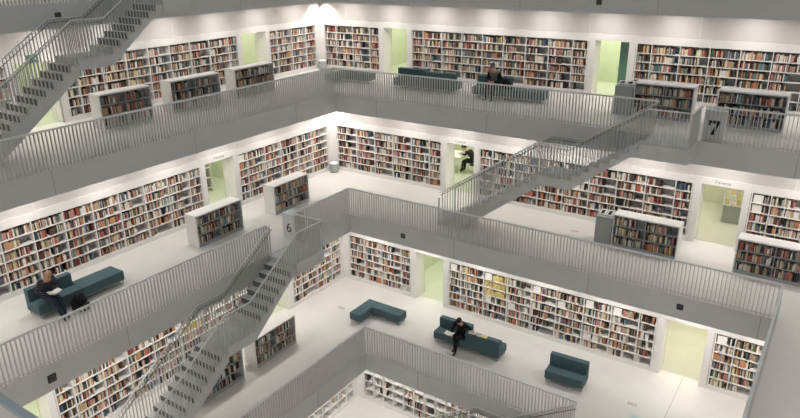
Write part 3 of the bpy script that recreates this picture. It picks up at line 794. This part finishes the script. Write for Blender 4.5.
def body(bones, mats_of, extra, name):
    """bones: name -> (point, radius, parent); skin modifier grown along them; mats_of: (a, b) segment -> material"""
    names = list(bones); me = bpy.data.meshes.new(name)
    me.from_pydata([bones[n][0] for n in names], [(names.index(n), names.index(bones[n][2])) for n in names if bones[n][2]], [])
    o = bpy.data.objects.new(name, me); COL.objects.link(o)
    sk = o.modifiers.new('skin', 'SKIN'); sk.use_smooth_shade = True
    for i, n in enumerate(names):
        r = bones[n][1]; me.skin_vertices[0].data[i].radius = (r, r) if not isinstance(r, tuple) else r
        me.skin_vertices[0].data[i].use_root = (i == 0)
    su = o.modifiers.new('smooth', 'SUBSURF'); su.levels = 2; su.render_levels = 2
    bpy.context.view_layer.update()
    m2 = bpy.data.meshes.new_from_object(o.evaluated_get(bpy.context.evaluated_depsgraph_get()))
    bpy.data.objects.remove(o)
    f = MB(); f.v = [tuple(v.co) for v in m2.vertices]
    segs = [(Vector(bones[n][0]), Vector(bones[bones[n][2]][0]), mats_of(n)) for n in names if bones[n][2]]
    for p in m2.polygons:
        c = p.center; best = None
        for a, b, m in segs:
            ab = b - a; t = max(0, min(1, (c - a).dot(ab) / max(ab.length_squared, 1e-9))); dd = (c - (a + ab * t)).length
            if best is None or dd < best[0]: best = (dd, m)
        f.f.append(tuple(p.vertices)); f.m.append(f.mi(best[1]))
    extra(f)
    o = f.build(name, smooth=True)
    return o

def seated(name, label, loc, rz, top, legm, skin, shoe, lean=0.0, headlook=(0, .8, -.6), hands=None, knee=(.12, .12), cross=False, hair=None, sit=.43, elbows=None, feet=None, bend=0.0, sleeve=None):
    """person sitting, facing local +y; x to the person's right hand is negative"""
    z = sit
    B = {'pelvis': ((0, 0, z + .10), (.15, .12), None), 'spine': ((.3 * lean, .02, z + .30), (.145, .11), 'pelvis'), 'chest': ((.7 * lean, .08 + bend * .6, z + .48 - bend * .3), (.16, .115), 'spine'),
         'neckbase': ((lean, .11 + bend, z + .60 - bend * .5), .075, 'chest'), 'neck': ((lean * 1.05, .14 + bend * 1.15, z + .68 - bend * .6), .052, 'neckbase'), 'skull': ((lean * 1.08, .17 + bend * 1.3, z + .76 - bend * .8), .05, 'neck')}
    hands = hands or {1: (.09, .34, z + .24), -1: (-.09, .34, z + .24)}
    elbows = elbows or {1: (.27, .10, z + .26), -1: (-.27, .10, z + .26)}
    feet = feet or {1: (.12, .50, .07), -1: (-.12, .50, .07)}
    for s in (1, -1):
        t = 'lr'[s < 0]
        B['sh' + t] = ((.19 * s + .8 * lean, .08 + bend * .8, z + .56 - bend * .35), .072, 'chest')
        el = Vector(elbows[s]); hd = Vector(hands[s])
        B['el' + t] = (tuple(el), .050, 'sh' + t); B['wr' + t] = (tuple(hd), .032, 'el' + t)
        ft = Vector(feet[s]); kn = Vector((ft.x * .6 + knee[0] * s * .4, .44, z + .085))
        if cross and s > 0: kn.z += .10
        B['hip' + t] = ((.095 * s, .06, z + .085), .095, 'pelvis'); B['kn' + t] = (tuple(kn), .066, 'hip' + t)
        B['an' + t] = (tuple(ft), .044, 'kn' + t); B['toe' + t] = (tuple(ft + Vector((.02 * s, .17, -.025))), .038, 'an' + t)
    def mo(n):
        if n in ('neck', 'skull'): return skin
        if sleeve and n[:2] in ('el', 'wr'): return sleeve
        if n.startswith(('hip', 'kn', 'an')): return legm
        if n.startswith('toe'): return shoe
        return top
    hc = (lean * 1.1, .20 + bend * 1.4, z + .83 - bend * .9); up = Vector((0, .6, .8)) if headlook[2] < -.3 else Vector((0, 0, 1))
    def ex(f):
        head_mesh(f, hc, headlook, up, skin)
        for s in (1, -1):
            a = Vector(elbows[s]); b = Vector(hands[s]); d = (b - a)
            hand(f, b, d, (0, .1, -1) if hands[s][2] < z + .5 else (0, 0, -1), skin, s)
    o = body(B, mo, ex, name)
    tag(o, label, 'person'); o.location = loc; o.rotation_euler = (0, 0, rz)
    if hair: hair_cap(hc, headlook, up, hair, o)
    return o

def open_book(M, label, cover, w=.15, h=.21):
    f = MB()
    for s in (-1, 1):
        f.prism([(0, 0), (s * w, .035), (s * w, .043), (0, .010)] if s > 0 else [(0, .010), (s * w, .043), (s * w, .035), (0, 0)], 'y', 0, h, M_PAPER)
    o = f.build('open_book'); o.matrix_world = M; tag(o, label, 'book')
    c = MB()
    for s in (-1, 1): c.prism([(0, -.004), (s * (w + .005), .030), (s * (w + .005), .033), (0, -.001)], 'y', -.004, h + .004, cover)
    c.build('cover', o)
    return o

# reader in black, lower gallery: faces the void, elbow on the neighbouring backrest
p = seated('person', 'person in black reading, one elbow on the sofa back, lower gallery', (4.74, -.13, -3.8), PI, M_BLKCLOTH, M_BLKCLOTH, M_SKINP, M_SHOE, lean=-.07, bend=.10,
           sit=.45, hands={-1: (-.46, .14, .845), 1: (.16, .38, .64)}, elbows={-1: (-.36, .06, .83), 1: (.27, .14, .68)}, hair=M_HAIRB, cross=True,
           feet={1: (-.02, .48, .16), -1: (-.06, .54, .07)})
open_book(T(PI, (4.56, -.55, -3.8 + .70)), 'open book in the hands of the reader in black', M_BOOK[BNAME.index('tan')])
for i, (dx, dy, dz, sz, cn, rot, lb) in enumerate(((5.20, -.25, .744, (.24, .17, .022), 'white', .2, 'white book lying on the sofa back beside the reader in black'),
        (5.45, -.27, .744, (.22, .16, .018), 'grey', -.3, 'grey book lying on the sofa back, second from the reader'),
        (5.66, -.27, .744, (.20, .15, .035), 'yellow', .1, 'yellow book lying on the sofa back, farthest from the reader'))):
    o = MB().box((-sz[0] / 2, -sz[1] / 2, 0), (sz[0] / 2, sz[1] / 2, sz[2]), M_BOOK[BNAME.index(cn)]).build('book')
    o.location = (dx, dy, -3.8 + dz); o.rotation_euler = (0, 0, rot); tag(o, lb, 'book')
# bald reader, middle gallery: faces the void
p = seated('person', 'bald person in a striped jumper reading on the middle gallery sofa', (-2.37, -9.84, 0), -PI / 2, M_STRIPE, M_DENIM, M_SKIN, M_SHOE, lean=0, bend=.09,
           feet={1: (.05, .76, .07), -1: (-.07, .66, .07)})
open_book(T(-PI / 2, (-2.00, -9.84, .71)), 'white open book held by the bald reader', M_PAPER)
# seated person in grey, gallery 7
p = seated('person', 'person in a grey top and dark trousers seated on the gallery 7 sofa', (3.45, 4.36, 3.8), PI, M_GREYCLOTH, M_BLKCLOTH, M_SKINP, M_SHOE, lean=0, hair=M_HAIRG, sleeve=M_BLKCLOTH, bend=.06)
# person at the table beyond the doorway, bent over it
p = seated('person', 'person in black bending over a white table beyond the doorway', (1.48, 6.62, 0), PI / 2, M_BLKCLOTH, M_BLKCLOTH, M_SKINP, M_SHOE, lean=0, hair=M_HAIRB,
           bend=.20, headlook=(0, .55, -.8), hands={1: (.12, .50, .83), -1: (-.16, .52, .83)}, elbows={1: (.30, .28, .84), -1: (-.30, .28, .84)})
root = thing('stool', 'small dark stool under the person bending over the table', 'stool', (1.48, 6.62, 0))
MB().lathe([(.17, .355), (.18, .365), (.18, .38), (.17, .39)], M_BLACK, 20).build('seat', root)
for k in range(4): MB().tube([(.10 * math.cos(k * PI / 2 + .8), .10 * math.sin(k * PI / 2 + .8), .354), (.19 * math.cos(k * PI / 2 + .8), .19 * math.sin(k * PI / 2 + .8), .006)], .012, M_STEEL, 6).build('leg', root)

def bag(loc, rz, label, s=1.0):
    root = thing('backpack', label, 'bag', loc, rz)
    f = MB(); n = 14; rings = [(0, .15, .12), (.05, .19, .15), (.16, .20, .15), (.27, .15, .11), (.36, .10, .07), (.38, .03, .03)]
    k = f.mi(M_BLKCLOTH)
    for z, a, b in rings:
        for q in range(n):
            t = 2 * PI * q / n; ww = 1 + .14 * math.sin(3 * t + z * 9) + .06 * math.sin(5 * t + 1)
            f.v.append((a * s * ww * math.cos(t), b * s * ww * math.sin(t) + z * .12, z * s + .003))
    for i in range(len(rings) - 1):
        for q in range(n):
            w = (q + 1) % n; f.f.append((i * n + q, i * n + w, (i + 1) * n + w, (i + 1) * n + q)); f.m.append(k)
    f.f.append(tuple(reversed(range(n)))); f.f.append(tuple((len(rings) - 1) * n + q for q in range(n))); f.m += [k, k]
    f.build('body', root, smooth=True)
    MB().box((-.11, -.21, .03), (.11, -.145, .20), M_BLKCLOTH).build('pocket', root, bevel=.02)
    for sx in (-.08, .08): MB().tube([(sx, .12, .06), (sx, .22, .20), (sx, .13, .36)], .014, M_BLKCLOTH, 6).build('strap', root)
    MB().tube([(-.04, .05, .41), (0, .05, .46), (.04, .05, .41)], .010, M_HAND, 6).build('handle', root)
bag((-1.78, -9.30, 0), PI / 2 + .3, 'black backpack on the floor beside the bald reader', 1.15)
def coat():
    root = thing('coat', 'black coat heaped on the sofa beside the person in grey', 'coat', (3.86, 4.36, 4.2 + .003), 0)
    f = MB(); n = 16; rings = [(0, .20, .16), (.07, .23, .18), (.18, .18, .15), (.30, .12, .10), (.36, .04, .04)]; k = f.mi(M_BLKCLOTH)
    for z, a, b in rings:
        for q in range(n):
            t = 2 * PI * q / n; ww = 1 + .10 * math.sin(4 * t + z * 17)
            f.v.append((a * ww * math.cos(t), b * ww * math.sin(t), z))
    for i in range(len(rings) - 1):
        for q in range(n):
            w = (q + 1) % n; f.f.append((i * n + q, i * n + w, (i + 1) * n + w, (i + 1) * n + q)); f.m.append(k)
    f.f.append(tuple(reversed(range(n)))); f.f.append(tuple((len(rings) - 1) * n + q for q in range(n))); f.m += [k, k]
    f.build('body', root, smooth=True)
    MB().tube([(.15, -.10, .14), (.24, -.16, .06), (.30, -.15, .035)], .05, M_BLKCLOTH, 8, .035).build('sleeve', root)
coat()

# ------------------------------------------------------------------ books: the 300 that show largest are things, the rest one mass
bpy.context.view_layer.update()
DG = bpy.context.evaluated_depsgraph_get()
def show(bk):
    M, x, w, z, h, df, dep, c = bk[:8]
    P = M @ Vector((x + w / 2, df, z + h * .6)); d = P - CAM; L = d.length
    if not seen(P, -2): return 0
    hit, loc, n, i, ob, _ = SC.ray_cast(DG, CAM, d.normalized(), distance=L - .02)
    fr = M.to_3x3() @ Vector((0, -1, 0)); cosv = max(0, -(fr.dot(d / L)))
    return (0 if hit else w * h * cosv / L ** 2)
near = sorted(range(len(BOOKS)), key=lambda i: (BOOKS[i][0] @ Vector((BOOKS[i][1], 0, 0)) - CAM).length)
score = {i: show(BOOKS[i]) for i in near}
solo = sorted((i for i in score if score[i] > 0), key=lambda i: -score[i])[:296]
soloset = set(solo)
ORD = lambda n: f"{n}{'th' if 10 <= n % 100 <= 20 else {1: 'st', 2: 'nd', 3: 'rd'}.get(n % 10, 'th')}"
mass = MB()
for i, (M, x, w, z, h, df, dep, c, phrase, row, k) in enumerate(BOOKS):
    if i in soloset:
        b = MB().box((0, 0, 0), (w, dep, h), M_BOOK[c], skip=('t',)).box((.002, .004, h - .006), (w - .002, dep - .002, h - .003), M_PAPER)
        b.box((0, 0, h - .003), (.0018, dep, h), M_BOOK[c]).box((w - .0018, 0, h - .003), (w, dep, h), M_BOOK[c])
        o = b.build('book'); o.matrix_world = M @ Matrix.Translation((x, df, z + .0015))
        tag(o, f"{BNAME[c]} book, {ORD(k)} from left on {row} shelf, {phrase}", 'book', 'books on ' + phrase)
    else:
        A = len(mass.v); mi = mass.mi(M_BOOK[c])
        for q in ((x, df, z), (x + w, df, z), (x + w, df + dep, z), (x, df + dep, z), (x, df, z + h), (x + w, df, z + h), (x + w, df + dep, z + h), (x, df + dep, z + h)):
            mass.v.append(tuple(M @ Vector((q[0], q[1], q[2] + .0015))))
        for fc in ((4, 5, 6, 7), (0, 1, 5, 4), (3, 0, 4, 7), (1, 2, 6, 5), (2, 3, 7, 6)):
            mass.f.append(tuple(A + t for t in fc)); mass.m.append(mi)
me = mass.mesh('books'); o = bpy.data.objects.new('books', me); COL.objects.link(o)
tag(o, 'the many smaller books filling the wall bookcases on every gallery', 'books', kind='stuff')
print('BOOKS', len(BOOKS), 'visible', sum(1 for i in score if score[i] > 0), 'solo', len(solo))

# ------------------------------------------------------------------ light
def area(name, loc, size, sy, watts, col=(1, .962, .918), rot=(0, 0, 0), spread=PI):
    ld = bpy.data.lights.new(name, 'AREA'); ld.shape = 'RECTANGLE'; ld.size = size; ld.size_y = sy; ld.energy = watts; ld.color = col; ld.spread = spread
    o = bpy.data.objects.new(name, ld); COL.objects.link(o); o.location = loc; o.rotation_euler = rot; return o
ROOFW = 640
DSP, TILT = math.radians(154), math.radians(14)
SIDE = .75
PW = 8.6                                                 # watts per metre of ceiling light
for L in (8, 7, 6, 5, 4):
    zc = ZL[L] + 3.8 - TH - .02; k = PW * {8: .5}.get(L, 1)
    xa, xb = WX[L] + .6, (VE[L] if L > 4 else 10) + 3.6; ya, yb = (VF[L] if L > 4 else -10) - 3.6, WY[L] - .6
    nx = max(1, round((xb - xa) / 2.3)); ny = max(1, round((yb - ya) / 2.3))
    for i in range(nx):
        area('downlight', (xa + (xb - xa) * (i + .5) / nx, WY[L] - .95, zc - .03), .3, .2, k * (xb - xa) / nx, rot=(TILT, 0, 0), spread=DSP)
    for i in range(ny):
        area('downlight', (WX[L] + .95, ya + (yb - ya) * (i + .5) / ny, zc - .03), .2, .3, k * (yb - ya) / ny, rot=(0, TILT, 0), spread=DSP)
    if L in (6, 7, 5):
        area('ceiling_strip', (VE[L] + 2.9, (ya + yb) / 2, zc), .25, yb - ya, k * SIDE * (yb - ya))
        area('ceiling_strip', ((xa + xb) / 2, VF[L] - 2.9, zc), xb - xa, .25, k * SIDE * (xb - xa))
    if L in (7, 6):
        sp = bpy.data.lights.new('corner_spot', 'SPOT'); sp.energy = 110; sp.spot_size = math.radians(125); sp.spot_blend = .7; sp.color = (1, .962, .918); sp.shadow_soft_size = .05
        so = bpy.data.objects.new('corner_spot', sp); COL.objects.link(so); so.location = (WX[L] + .34, WY[L] - .34, zc - .02)
# luminous glass roof over the void
area('roof_light', (6.7, -6.6, 15.5), 22, 21, ROOFW, (.93, .98, 1.0))
wd = bpy.data.worlds.new('night_sky'); SC.world = wd; wd.use_nodes = True
bg = wd.node_tree.nodes['Background']; bg.inputs[0].default_value = (.86, .93, 1.0, 1); bg.inputs[1].default_value = .04
SC.view_settings.view_transform = 'Standard'; SC.view_settings.look = 'None'; SC.view_settings.gamma = 1; SC.view_settings.use_curve_mapping = False
SC.view_settings.exposure = 0.0
SC.cycles.use_denoising = True
SC.cycles.max_bounces = 8; SC.cycles.diffuse_bounces = 5
